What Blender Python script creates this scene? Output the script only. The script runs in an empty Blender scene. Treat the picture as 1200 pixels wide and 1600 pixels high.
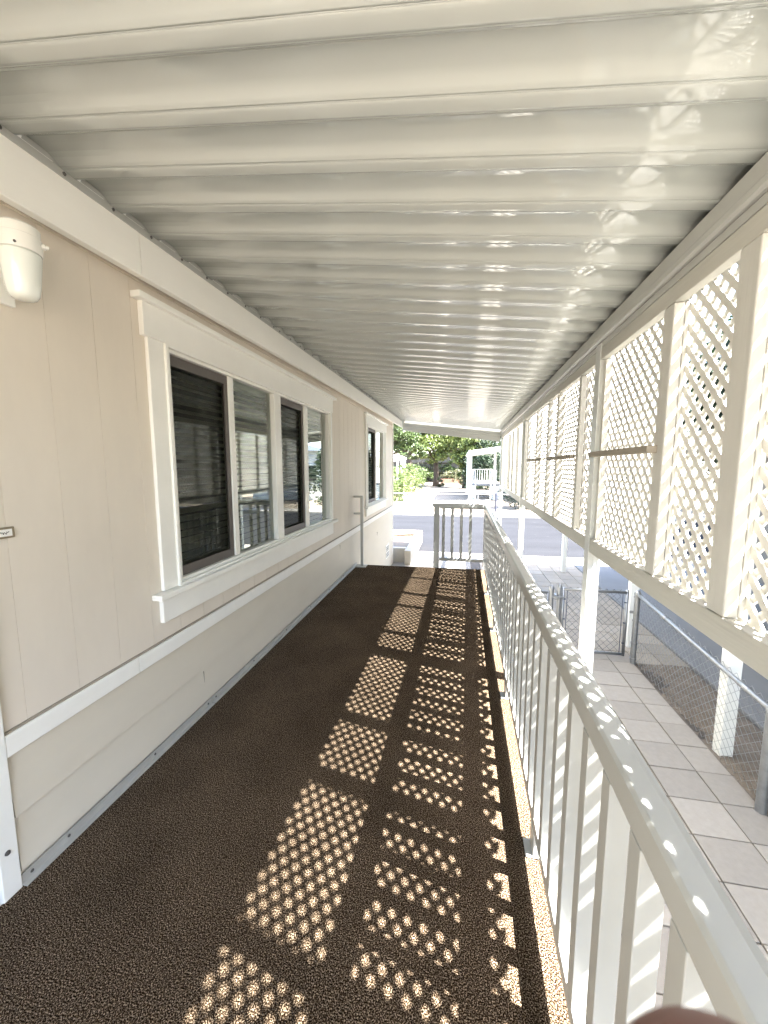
import bpy, math, random
from mathutils import Vector, Matrix
random.seed(7)
S = bpy.context.scene
COL = S.collection
R = math.radians

# ------------------------------------------------------------------ camera
cam_d = bpy.data.cameras.new("camera"); cam = bpy.data.objects.new("camera", cam_d); COL.objects.link(cam)
cam_d.sensor_fit = 'VERTICAL'; cam_d.sensor_height = 24.0; cam_d.sensor_width = 24.0
cam_d.lens = 615.0 / 1600.0 * 24.0
cam_d.clip_start = 0.01; cam_d.clip_end = 800
_p = math.atan2(72, 615)
_f = Vector((-0.18585, 0.97564, -0.11627)).normalized()
_r = _f.cross(Vector((0, 0, 1))).normalized(); _u = _r.cross(_f)
M = Matrix((( _r.x, _u.x, -_f.x, 0), (_r.y, _u.y, -_f.y, 0), (_r.z, _u.z, -_f.z, 1.5), (0, 0, 0, 1)))
cam.matrix_world = M
cam_d.dof.use_dof = True; cam_d.dof.focus_distance = 4.0; cam_d.dof.aperture_fstop = 13.0
S.camera = cam

# ------------------------------------------------------------------ world + sun
SUN = Vector((0.712, -0.16, 1.0)).normalized()
w = bpy.data.worlds.new("World"); S.world = w; w.use_nodes = True
nt = w.node_tree; nt.nodes.clear()
out = nt.nodes.new('ShaderNodeOutputWorld'); bg = nt.nodes.new('ShaderNodeBackground'); sky = nt.nodes.new('ShaderNodeTexSky')
sky.sky_type = 'NISHITA'; sky.sun_disc = False
sky.sun_elevation = math.asin(SUN.z); sky.sun_rotation = math.atan2(SUN.x, SUN.y)
sky.air_density = 1.0; sky.dust_density = 2.0; sky.ozone_density = 1.0
bg.inputs['Strength'].default_value = 0.11
nt.links.new(sky.outputs[0], bg.inputs[0]); nt.links.new(bg.outputs[0], out.inputs[0])
sd = bpy.data.lights.new("sun", 'SUN'); sd.energy = 5.0; sd.angle = R(0.53); sd.color = (1.0, 0.965, 0.915)
so = bpy.data.objects.new("sun", sd); COL.objects.link(so)
so.rotation_euler = SUN.to_track_quat('Z', 'Y').to_euler(); so.location = SUN * 40
S.view_settings.view_transform = 'Standard'; S.view_settings.look = 'None'
S.view_settings.exposure = 3.92; S.view_settings.gamma = 1.0
S.cycles.max_bounces = 10; S.cycles.diffuse_bounces = 6; S.cycles.glossy_bounces = 4; S.cycles.transparent_max_bounces = 24
S.cycles.caustics_reflective = False; S.cycles.caustics_refractive = False
S.cycles.use_denoising = True; S.cycles.denoiser = 'OPENIMAGEDENOISE'; S.cycles.denoising_input_passes = 'RGB_ALBEDO_NORMAL'; S.cycles.denoising_prefilter = 'NONE'; S.cycles.use_guiding = True

# ------------------------------------------------------------------ materials
MATS = {}
def mat(name, col, rough=0.6, var=0.0, vscale=8.0, stretch=(1, 1, 1), bump=0.0, bscale=60.0, bstretch=(1, 1, 1), metal=0.0,
        spec=0.5, coat=0.0, island=0.0, col2=None, bdist=0.01, wear=None, wscale=3.0, wlo=.62, whi=.72, trans=0.0):
    m = bpy.data.materials.new(name); m.use_nodes = True
    t = m.node_tree; b = t.nodes['Principled BSDF']
    b.inputs['Roughness'].default_value = rough; b.inputs['Metallic'].default_value = metal
    b.inputs['Specular IOR Level'].default_value = spec; b.inputs['Coat Weight'].default_value = coat
    b.inputs['Coat Roughness'].default_value = 0.08
    L = t.links.new; N = t.nodes.new
    tc = N('ShaderNodeTexCoord')
    def mapped(sc):
        mp = N('ShaderNodeMapping'); mp.inputs['Scale'].default_value = sc; L(tc.outputs['Object'], mp.inputs['Vector']); return mp.outputs[0]
    last = None
    rgb = N('ShaderNodeRGB'); rgb.outputs[0].default_value = (*col, 1); last = rgb.outputs[0]
    if var > 0:
        no = N('ShaderNodeTexNoise'); no.inputs['Scale'].default_value = vscale; no.inputs['Detail'].default_value = 5; no.inputs['Roughness'].default_value = .65
        L(mapped(stretch), no.inputs['Vector'])
        mr = N('ShaderNodeMapRange'); mr.inputs['From Min'].default_value = .25; mr.inputs['From Max'].default_value = .75
        mr.inputs['To Min'].default_value = 0; mr.inputs['To Max'].default_value = 1; L(no.outputs[0], mr.inputs[0])
        mx = N('ShaderNodeMix'); mx.data_type = 'RGBA'
        c2 = col2 if col2 else tuple(c * (1 - var) for c in col)
        mx.inputs['B'].default_value = (*c2, 1); L(mr.outputs[0], mx.inputs['Factor']); L(last, mx.inputs['A']); last = mx.outputs['Result']
    if island > 0:
        g = N('ShaderNodeNewGeometry')
        mr = N('ShaderNodeMapRange'); mr.inputs['To Min'].default_value = 1 - island; mr.inputs['To Max'].default_value = 1 + island
        L(g.outputs['Random Per Island'], mr.inputs[0])
        hv = N('ShaderNodeHueSaturation'); L(mr.outputs[0], hv.inputs['Value']); L(last, hv.inputs['Color']); last = hv.outputs[0]
    if wear:
        no = N('ShaderNodeTexNoise'); no.inputs['Scale'].default_value = wscale; no.inputs['Detail'].default_value = 8; no.inputs['Roughness'].default_value = .7
        L(tc.outputs['Object'], no.inputs['Vector'])
        mr = N('ShaderNodeMapRange'); mr.inputs['From Min'].default_value = wlo; mr.inputs['From Max'].default_value = whi; L(no.outputs[0], mr.inputs[0])
        mx = N('ShaderNodeMix'); mx.data_type = 'RGBA'; mx.inputs['B'].default_value = (*wear, 1)
        L(mr.outputs[0], mx.inputs['Factor']); L(last, mx.inputs['A']); last = mx.outputs['Result']
    L(last, b.inputs['Base Color'])
    if bump > 0:
        no = N('ShaderNodeTexNoise'); no.inputs['Scale'].default_value = bscale; no.inputs['Detail'].default_value = 4
        L(mapped(bstretch), no.inputs['Vector'])
        bp = N('ShaderNodeBump'); bp.inputs['Strength'].default_value = bump; bp.inputs['Distance'].default_value = bdist
        L(no.outputs[0], bp.inputs['Height']); L(bp.outputs[0], b.inputs['Normal'])
    if trans > 0:
        tr = N('ShaderNodeBsdfTranslucent'); L(last, tr.inputs['Color'])
        ms = N('ShaderNodeMixShader'); ms.inputs[0].default_value = trans
        L(b.outputs[0], ms.inputs[1]); L(tr.outputs[0], ms.inputs[2]); L(ms.outputs[0], t.nodes['Material Output'].inputs['Surface'])
    MATS[name] = m
    return m

def glass_mat():
    m = bpy.data.materials.new('window glass'); m.use_nodes = True; t = m.node_tree; t.nodes.clear()
    o = t.nodes.new('ShaderNodeOutputMaterial'); tr = t.nodes.new('ShaderNodeBsdfTransparent'); gl = t.nodes.new('ShaderNodeBsdfGlossy')
    tr.inputs[0].default_value = (.72, .78, .70, 1); gl.inputs['Roughness'].default_value = 0.0; gl.inputs['Color'].default_value = (.95, 1, .95, 1)
    fr = t.nodes.new('ShaderNodeFresnel'); fr.inputs[0].default_value = 1.52
    mu = t.nodes.new('ShaderNodeMath'); mu.operation = 'MULTIPLY'; mu.inputs[1].default_value = 2.1; mu.use_clamp = True
    mx = t.nodes.new('ShaderNodeMixShader')
    t.links.new(fr.outputs[0], mu.inputs[0]); t.links.new(mu.outputs[0], mx.inputs[0]); t.links.new(tr.outputs[0], mx.inputs[1]); t.links.new(gl.outputs[0], mx.inputs[2])
    t.links.new(mx.outputs[0], o.inputs[0]); return m
def screen_mat():
    m = bpy.data.materials.new('insect screen mesh'); m.use_nodes = True; t = m.node_tree; t.nodes.clear()
    o = t.nodes.new('ShaderNodeOutputMaterial'); tr = t.nodes.new('ShaderNodeBsdfTransparent'); d = t.nodes.new('ShaderNodeBsdfDiffuse')
    d.inputs[0].default_value = (.022, .022, .018, 1); mx = t.nodes.new('ShaderNodeMixShader'); mx.inputs[0].default_value = .5
    t.links.new(tr.outputs[0], mx.inputs[1]); t.links.new(d.outputs[0], mx.inputs[2]); t.links.new(mx.outputs[0], o.inputs[0]); return m

def carpet_mat():
    m = bpy.data.materials.new('brown outdoor carpet'); m.use_nodes = True; t = m.node_tree; b = t.nodes['Principled BSDF']
    N = t.nodes.new; L = t.links.new
    tc = N('ShaderNodeTexCoord')
    n1 = N('ShaderNodeTexNoise'); n1.inputs['Scale'].default_value = 260; n1.inputs['Detail'].default_value = 3; n1.inputs['Roughness'].default_value = .6
    n2 = N('ShaderNodeTexVoronoi'); n2.inputs['Scale'].default_value = 170
    n3 = N('ShaderNodeTexNoise'); n3.inputs['Scale'].default_value = 2.2; n3.inputs['Detail'].default_value = 4
    for n in (n1, n2, n3): L(tc.outputs['Object'], n.inputs['Vector'])
    cr = N('ShaderNodeValToRGB'); L(n1.outputs[0], cr.inputs[0])
    e = cr.color_ramp.elements; e[0].position = .36; e[0].color = (.003, .002, .0013, 1); e[1].position = .68; e[1].color = (.38, .295, .21, 1)
    k = cr.color_ramp.elements.new(.5); k.color = (.025, .0155, .0082, 1)
    hv = N('ShaderNodeHueSaturation'); mr = N('ShaderNodeMapRange'); mr.inputs['From Min'].default_value = .3; mr.inputs['From Max'].default_value = .7
    mr.inputs['To Min'].default_value = .8; mr.inputs['To Max'].default_value = 1.25
    L(n3.outputs[0], mr.inputs[0]); L(mr.outputs[0], hv.inputs['Value']); L(cr.outputs[0], hv.inputs['Color']); L(hv.outputs[0], b.inputs['Base Color'])
    b.inputs['Roughness'].default_value = 1.0; b.inputs['Specular IOR Level'].default_value = 0.0
    
    ad = N('ShaderNodeMath'); ad.operation = 'ADD'; L(n1.outputs[0], ad.inputs[0]); L(n2.outputs['Distance'], ad.inputs[1])
    bp = N('ShaderNodeBump'); bp.inputs['Strength'].default_value = .55; bp.inputs['Distance'].default_value = .004
    L(ad.outputs[0], bp.inputs['Height']); L(bp.outputs[0], b.inputs['Normal'])
    return m

mat('awning enamel', (.52, .54, .51), rough=.07, spec=.55, coat=.3, bump=.022, bscale=2.2, bstretch=(1, 3, 1), bdist=.01, var=.06, vscale=1.2)
mat('beam enamel', (.43, .43, .40), rough=.32, spec=.5, var=.08, vscale=3)
mat('fascia paint', (.90, .885, .825), rough=.55, bump=.35, bscale=26, bstretch=(1, .07, 1), bdist=.004, var=.06, vscale=5, stretch=(1, .2, 1))
mat('trim paint', (.88, .87, .815), rough=.5, bump=.3, bscale=40, bstretch=(1, .12, 1), bdist=.004, var=.05, vscale=6)
mat('siding paint', (.755, .685, .585), rough=.6, bump=.18, bscale=30, bstretch=(1, 1, .08), bdist=.003, var=.12, vscale=2.4, stretch=(1, 1, .35))
mat('lap siding paint', (.665, .61, .505), rough=.55, bump=.14, bscale=34, bstretch=(1, .05, 1), bdist=.003, var=.10, vscale=2.6, stretch=(1, .3, 1))
mat('vinyl frame', (.85, .845, .79), rough=.35)
mat('bronze frame', (.10, .085, .075), rough=.45)
mat('blind slat', (.72, .72, .64), rough=.6)
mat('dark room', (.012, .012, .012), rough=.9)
mat('deck metal', (.50, .49, .45), rough=.4, metal=.25, var=.15, vscale=12)
mat('screw metal', (.09, .085, .08), rough=.5, metal=.4)
mat('rail enamel', (.405, .415, .395), rough=.34, spec=.5, var=.06, vscale=7)
mat('wood paint', (.57, .555, .505), rough=.62, bump=.45, bscale=34, bstretch=(1.2, 1.2, .10), bdist=.005, var=.14, vscale=9, stretch=(1, 1, .12), wear=(.20, .15, .10), wscale=7, wlo=.735, whi=.80)
mat('rail wood paint', (.50, .485, .43), rough=.62, bump=.5, bscale=34, bstretch=(1.2, .08, 1.2), bdist=.006, var=.16, vscale=9, stretch=(1, .1, 1), wear=(.17, .12, .08), wscale=8, wlo=.74, whi=.80)
mat('bare shelf wood', (.36, .315, .25), rough=.75, bump=.5, bscale=40, bstretch=(1, .08, 1), var=.3, vscale=10, stretch=(1, .1, 1))
mat('lattice paint', (.64, .625, .57), rough=.5, var=.08, vscale=10)
mat('post enamel', (.52, .53, .50), rough=.35, var=.08, vscale=6)
mat('lamp glass', (.80, .82, .76), rough=.12, spec=.6, coat=.5)
mat('lamp ceramic', (.80, .785, .72), rough=.25)
mat('paver concrete', (.36, .315, .255), rough=.9, spec=.15, island=.10, bump=.4, bscale=160, bdist=.002, var=.14, vscale=24)
mat('joint sand', (.10, .085, .07), rough=.95)
mat('dirt', (.235, .19, .145), rough=.95, var=.45, vscale=9, bump=.9, bscale=30, bdist=.03)
mat('yard dirt', (.27, .23, .185), rough=.95, spec=.05, var=.25, vscale=.8, bump=.6, bscale=20, bdist=.02)
mat('asphalt', (.026, .027, .031), rough=.95, spec=.08, var=.3, vscale=1.1, stretch=(.3, 1, 1), bump=.4, bscale=140, bdist=.004, wear=(.06, .06, .064), wscale=1.1, wlo=.62, whi=.8)
mat('pale concrete', (.33, .31, .28), rough=.9, spec=.1, var=.10, vscale=2, bump=.2, bscale=60, bdist=.003)
mat('slab concrete', (.22, .22, .22), rough=.85, spec=.2, var=.15, vscale=1.5, bump=.2, bscale=60, bdist=.003)
mat('galvanised', (.33, .335, .335), rough=.42, metal=.75, var=.25, vscale=20)
mat('galvanised wire', (.36, .36, .35), rough=.5, metal=.5)
mat('shaded wire', (.10, .10, .10), rough=.7, metal=.3)  # darker copy of the galvanised wire, gate's shadow put into its colour
mat('dark paint', (.03, .035, .055), rough=.5)
mat('white post paint', (.78, .78, .74), rough=.5, var=.06, vscale=5, wear=(.30, .25, .2), wscale=9, wlo=.72, whi=.8)
mat('white siding', (.74, .74, .70), rough=.6, var=.06, vscale=1.5)
mat('tan siding', (.17, .16, .145), rough=.7, var=.1, vscale=2)
mat('carport soffit', (.42, .42, .40), rough=.6)
mat('blue roof', (.40, .46, .54), rough=.6)
mat('grey shingle', (.22, .21, .20), rough=.85, bump=.5, bscale=12)
mat('dark glass', (.02, .025, .03), rough=.05, spec=.8)
mat('step carpet', (.05, .055, .06), rough=.9)
mat('planter block', (.60, .55, .47), rough=.9, bump=.4, bscale=40, bdist=.006, var=.15, vscale=6)
mat('brick', (.36, .20, .15), rough=.9, var=.4, vscale=6)
mat('bark', (.085, .062, .045), rough=.95, bump=.9, bscale=9, bstretch=(1, 1, .2), bdist=.06, var=.4, vscale=5)
mat('leaf bright', (.13, .165, .045), rough=.55, island=.45, trans=.35)
mat('leaf mid', (.058, .088, .025), rough=.55, island=.5, trans=.3)
mat('leaf dark', (.016, .034, .012), rough=.6, island=.5, trans=.2)
mat('leaf hedge', (.105, .14, .045), rough=.5, island=.5, trans=.3)
mat('leaf sage', (.10, .105, .055), rough=.6, island=.4, trans=.3)
mat('paper', (.82, .81, .77), rough=.6)
mat('ink', (.04, .035, .03), rough=.7)
mat('brass', (.30, .25, .17), rough=.4, metal=.6)
mat('skin', (.17, .068, .05), rough=.5, var=.15, vscale=30, bump=.15, bscale=220, bdist=.0006)
mat('door paint', (.30, .30, .27), rough=.5)
MATS['glass'] = glass_mat(); MATS['screen'] = screen_mat(); MATS['carpet'] = carpet_mat()

# ------------------------------------------------------------------ mesh helpers
class MB:
    def __init__(s): s.v = []; s.f = []
    def add(s, vs, fs):
        n = len(s.v); s.v += [tuple(p) for p in vs]; s.f += [tuple(i + n for i in q) for q in fs]; return s
    def box(s, x0, x1, y0, y1, z0, z1, mtx=None):
        vs = [Vector((x, y, z)) for x in (x0, x1) for y in (y0, y1) for z in (z0, z1)]
        if mtx: vs = [mtx @ p for p in vs]
        return s.add(vs, [(0, 1, 3, 2), (4, 6, 7, 5), (0, 4, 5, 1), (2, 3, 7, 6), (0, 2, 6, 4), (1, 5, 7, 3)])
    def hexa(s, lo, hi):   # lo / hi: 4 points each, same winding
        return s.add(list(lo) + list(hi), [(3, 2, 1, 0), (4, 5, 6, 7), (0, 1, 5, 4), (1, 2, 6, 5), (2, 3, 7, 6), (3, 0, 4, 7)])
    def prism(s, prof, a, b, fn):   # prof: 2D points; fn(p, t) -> 3D
        n = len(prof); vs = [fn(p, a) for p in prof] + [fn(p, b) for p in prof]
        fs = [(i, (i + 1) % n, n + (i + 1) % n, n + i) for i in range(n)] + [tuple(range(n))[::-1], tuple(range(n, 2 * n))]
        return s.add(vs, fs)
    def tube(s, pts, r, n=8, cap=True):
        pts = [Vector(p) for p in pts]; rs = r if isinstance(r, (list, tuple)) else [r] * len(pts)
        base = len(s.v); ref = None
        for i, p in enumerate(pts):
            d = (pts[min(i + 1, len(pts) - 1)] - pts[max(i - 1, 0)]).normalized()
            if ref is None or abs(ref.dot(d)) > .95: ref = Vector((0, 0, 1)) if abs(d.z) < .9 else Vector((1, 0, 0))
            a = d.cross(ref).normalized(); b = d.cross(a)
            for k in range(n):
                t = 2 * math.pi * k / n; s.v.append(tuple(p + (a * math.cos(t) + b * math.sin(t)) * rs[i]))
        for i in range(len(pts) - 1):
            for k in range(n):
                a0 = base + i * n + k; a1 = base + i * n + (k + 1) % n
                s.f.append((a0, a1, a1 + n, a0 + n))
        if cap:
            s.f.append(tuple(base + k for k in range(n))[::-1]); e = base + (len(pts) - 1) * n; s.f.append(tuple(e + k for k in range(n)))
        return s
    def lathe(s, prof, c, n=24, axis='z'):   # prof [(r, h)]
        base = len(s.v); c = Vector(c)
        for r, h in prof:
            for k in range(n):
                t = 2 * math.pi * k / n
                if axis == 'z': s.v.append(tuple(c + Vector((r * math.cos(t), r * math.sin(t), h))))
                elif axis == 'x': s.v.append(tuple(c + Vector((h, r * math.cos(t), r * math.sin(t)))))
                else: s.v.append(tuple(c + Vector((r * math.cos(t), h, r * math.sin(t)))))
        for i in range(len(prof) - 1):
            for k in range(n):
                a0 = base + i * n + k; a1 = base + i * n + (k + 1) % n; s.f.append((a0, a1, a1 + n, a0 + n))
        s.f.append(tuple(base + k for k in range(n))[::-1]); e = base + (len(prof) - 1) * n; s.f.append(tuple(e + k for k in range(n)))
        return s
    def build(s, name, m, parent=None, smooth=False, bevel=0.0, off=None):
        me = bpy.data.meshes.new(name)
        if off is None: off = OFF.get(parent.name, Vector((0, 0, 0))) if parent else Vector((0, 0, 0))
        me.from_pydata([tuple(Vector(p) - off) for p in s.v], [], s.f); me.update()
        mt = MATS[m] if isinstance(m, str) else m
        me.materials.append(mt)
        if smooth:
            for p in me.polygons: p.use_smooth = True
        o = bpy.data.objects.new(name, me); COL.objects.link(o)
        if parent: o.parent = parent; OFF[o.name] = off
        else: OFF[o.name] = Vector((0, 0, 0))
        if bevel > 0:
            b = o.modifiers.new('bevel', 'BEVEL'); b.width = bevel; b.segments = 2; b.limit_method = 'ANGLE'; b.angle_limit = R(40)
        return o
OFF = {}
def thing(name, label, cat, loc=(0, 0, 0), rz=0, group=None, local=False):
    o = bpy.data.objects.new(name, None); COL.objects.link(o); o.location = loc; o.rotation_euler = (0, 0, rz)
    o['label'] = label; o['category'] = cat; o.empty_display_size = .1
    if group: o['group'] = group
    OFF[o.name] = Vector((0, 0, 0)) if local else Vector(loc)
    return o
def tag(o, label, cat, group=None):
    o['label'] = label; o['category'] = cat
    if group: o['group'] = group
    return o
def origin_to(o, loc):
    loc = Vector(loc)
    for v in o.data.vertices: v.co -= loc
    o.location = loc
def struct(o): o['kind'] = 'structure'; return o

G = -0.80      # ground level below the deck floor (deck floor is z = 0)

# ------------------------------------------------------------------ setting: ground, road, paths
struct(MB().box(-400, 400, -300, 500, -1.2, -0.95).build('ground', 'yard dirt'))
struct(MB().box(-400, 400, 10.45, 18.95, -0.95, -0.885).build('road', 'asphalt'))
struct(MB().box(-60, 60, 18.9, 19.85, -0.95, -0.79).build('far_kerb', 'pale concrete', bevel=.03))
struct(MB().box(-60, 60, 19.85, 120, -0.95, -0.80).build('yard', 'yard dirt'))
m = MB(); m.box(-60, 1.14, 9.75, 10.5, -0.95, -0.80); m.box(1.14, 60, 9.75, 10.5, -0.95, -0.805)
struct(m.build('pavement', 'pale concrete', bevel=.02))
struct(MB().box(-6.5, 0.30, -6, 9.745, -0.95, -0.803).build('driveway', 'pale concrete'))
# paver path: individual slabs on a sand bed
m = MB()
def pav(x0, x1, y0, y1, px=.325, py=.292, oy=0):
    nx = max(1, round((x1 - x0) / px)); ax = (x1 - x0) / nx
    y = y0 + oy
    while y < y1 - .02:
        for i in range(nx):
            a = x0 + i * ax; dz = random.uniform(-.0025, .0025); e = .003 + random.random() * .002
            yb = min(y + py, y1)
            lo = [(a + e, y + e, -.86), (a + ax - e, y + e, -.86), (a + ax - e, yb - e, -.86), (a + e, yb - e, -.86)]
            tx = random.uniform(-.002, .002)
            hi = [(p[0], p[1], G + dz + (tx if k in (1, 2) else 0)) for k, p in enumerate(lo)]
            m.hexa(lo, hi)
        y += py
pav(.515, 1.49, -3.0, 9.7)
pav(1.49, 1.815, -3.0, 9.7)
pav(1.815, 2.055, -3.0, 4.86, px=.24)
pav(1.815, 2.66, 4.86, 9.7, px=.28)
pp = m.build('paver_path', 'paver concrete', bevel=.004); struct(pp)
struct(MB().box(.3, 2.66, -6, 9.745, -.95, -.815).build('paver_bed', 'joint sand'))
# dirt strip beside the path, lumpy
m = MB(); nx, ny = 14, 150
for j in range(ny + 1):
    for i in range(nx + 1):
        x = 2.057 + .60 * i / nx; y = -3 + 7.85 * j / ny
        z = -.815 + .018 * math.sin(5 * x + 3 * y) * math.cos(4 * y) + random.uniform(-.008, .008) + (.02 * (i / nx))
        if i in (0, nx) : z = -.812
        m.v.append((x, y, z))
for j in range(ny):
    for i in range(nx):
        a = j * (nx + 1) + i; m.f.append((a, a + 1, a + nx + 2, a + nx + 1))
struct(m.build('dirt_strip', 'dirt', smooth=True))
struct(MB().box(2.665, 9, -6, 9.745, -.95, -.775).build('carport_slab', 'slab concrete', bevel=.01))

# ------------------------------------------------------------------ the house on the left
XW = -1.53
house = thing('mobile_home', 'long beige mobile home with white trim and sliding windows along the porch', 'house', (XW, 4, G))
W1 = (1.86, 4.53, .84, 2.13); W2 = (6.44, 8.05, .82, 2.19)
GROOVE = .204
def wall_pieces(y0, y1, z0, z1):
    """split a strip around the two window openings"""
    segs = []
    cuts = sorted(set([y0, y1] + [c for W in (W1, W2) for c in W[:2] if y0 < c < y1]))
    for a, b in zip(cuts, cuts[1:]):
        c = (a + b) / 2; zs = [(z0, z1)]
        for W in (W1, W2):
            if W[0] < c < W[1]: zs = [(z0, W[2]), (W[3], z1)]
        for q in zs: segs.append((a, b, q[0], q[1]))
    return segs
m = MB()
y = .938
k0 = 1.276
ys = sorted([k0 + GROOVE * i for i in range(-12, 40)])
ys = [v for v in ys if -1.2 < v < 9.05] 
edges = [.93] + [v for v in ys if v > .95] + [9.06]
for a, b in zip(edges, edges[1:]):
    for s in wall_pieces(a + .0013, b - .0013, .55, 2.75): m.box(XW - .02, XW, *s)
for s in wall_pieces(.9, 9.05, .55, 2.75): m.box(XW - .05, XW - .0016, *s)
m.box(XW - .05, XW, -3, .018, -.0, 2.75); m.box(XW - .05, XW, .02, .928, 2.125, 2.75)
m.build('siding', 'siding paint', house)
m = MB()
# lap boards below the white band; the deck covers the lowest ones up to y = 5.8
zt = .50
bounds = [.50, .265, .052, -.15, -.36, -.57, -.80]
for i, (a, b) in enumerate(zip(bounds, bounds[1:])):
    prof = [(XW - .03, a), (XW + .001, a), (XW + .017, b + .003), (XW + .017, b), (XW - .03, b)]
    m.prism(prof, .99 if b > -.2 else -3, 9.06, lambda p, t: (p[0], t, p[1]))
sk = m.build('skirting', 'lap siding paint', house)
for yj, zj in ((2.05, .155), (4.9, .38), (7.3, .155), (6.3, -.25)): MB().box(XW + .002, XW + .0085, yj, yj + .002, zj - .095, zj + .085).build('board_joint', 'bare shelf wood', house)
m = MB(); m.box(XW, XW + .020, .985, 1.562, .497, .575); m.build('band_board', 'trim paint', house, bevel=.003)
m = MB(); m.box(XW, XW + .020, 1.565, 9.06, .497, .574); m.build('band_board', 'trim paint', house, bevel=.003)
m = MB(); m.box(XW, XW + .012, .9, 9.0, .575, .582); m.build('band_flashing', 'bare shelf wood', house)
# fascia boards (two lengths, joint near the lamp)
def fz(y): return 2.345 + .013 * (y - 1)
XF = -1.43
def fascia(y0, y1):
    m = MB()
    q = lambda x, y, top: (x, y, (2.532 + .012 * (y - 1)) if top else fz(y))
    m.hexa([q(XF - .035, y0, 0), q(XF, y0, 0), q(XF, y1, 0), q(XF - .035, y1, 0)], [q(XF - .035, y0, 1), q(XF, y0, 1), q(XF, y1, 1), q(XF - .035, y1, 1)])
    return m.build('fascia_board', 'fascia paint', house, bevel=.003)
fascia(-3, 1.654); fascia(1.657, 9.98)
m = MB(); m.hexa([(XW - .02, -3, 2.405), (XF - .036, -3, 2.405), (XF - .036, 9.06, 2.47), (XW - .02, 9.06, 2.47)], [(XW - .02, -3, 2.42), (XF - .036, -3, 2.42), (XF - .036, 9.06, 2.485), (XW - .02, 9.06, 2.485)])
m.build('soffit', 'siding paint', house)
m = MB(); m.box(XW, XW + .012, -3, 9.0, 2.375, 2.404); m.build('soffit_moulding', 'siding paint', house)
# house body behind, end wall, roof
m = MB(); m.box(-7.0, XW - .06, 9.04, 9.06, -.8, 2.6); m.box(-7.0, -6.98, -3, 9.04, -.8, 2.6); m.box(-7.0, XW, -3.02, -3, -.8, 2.6)
m.build('end_wall', 'siding paint', house)
m = MB(); m.box(XW - .02, XW + .018, 9.062, 9.10, -.8, 2.50); m.build('corner_trim', 'trim paint', house, bevel=.003)
m = MB(); m.prism([(-7.3, 2.62), (-4.3, 3.25), (-1.5, 2.68), (-1.5, 2.58), (-7.3, 2.58)], -3.2, 9.3, lambda p, t: (p[0], t, p[1])); m.build('roof', 'grey shingle', house)
MB().hexa([(XW - .3, -3, 2.45), (XF - .036, -3, 2.45), (XF - .036, 9.05, 2.5), (XW - .3, 9.05, 2.5)], [(XW - .3, -3, 2.78), (XF - .036, -3, 2.66), (XF - .036, 9.05, 2.72), (XW - .3, 9.05, 2.80)]).build('eave_light_block', 'fascia paint', house)  # unseen block added behind the fascia to stop sky light leaking through
# skirting vent
v = MB(); v.box(XW + .008, XW + .016, 8.17, 8.56, -.50, -.21)
vent = v.build('foundation_vent', 'trim paint', house)
for k in range(2):
    v = MB()
    for r_ in range(5):
        for c_ in range(4): v.box(XW + .0155, XW + .0175, 8.21 + .082 * c_ , 8.27 + .082 * c_, -.48 + .135 * k + .022 * r_, -.468 + .135 * k + .022 * r_)
    v.build('louvre', 'dark room', vent)
# door casing at the near left edge
dr = MB().box(XW - .04, XW - .005, 0.022, .923, .0, 2.12).build('door', 'door paint', house)
m = MB(); m.box(XW - .02, XW + .022, .925, .984, -.02, 2.12); dc = m.build('door_casing', 'trim paint', dr, bevel=.003)
m = MB(); m.lathe([(.0, 0), (.009, .001), (.008, .005), (.003, .007), (.0, .007)], (XW + .022, .95, .17), 12, 'x'); m.build('screw', 'screw metal', dr)
m = MB(); m.box(XW - .004, XW + .01, .05, .9, .0, .045); m.build('threshold', 'deck metal', dr)

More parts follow.
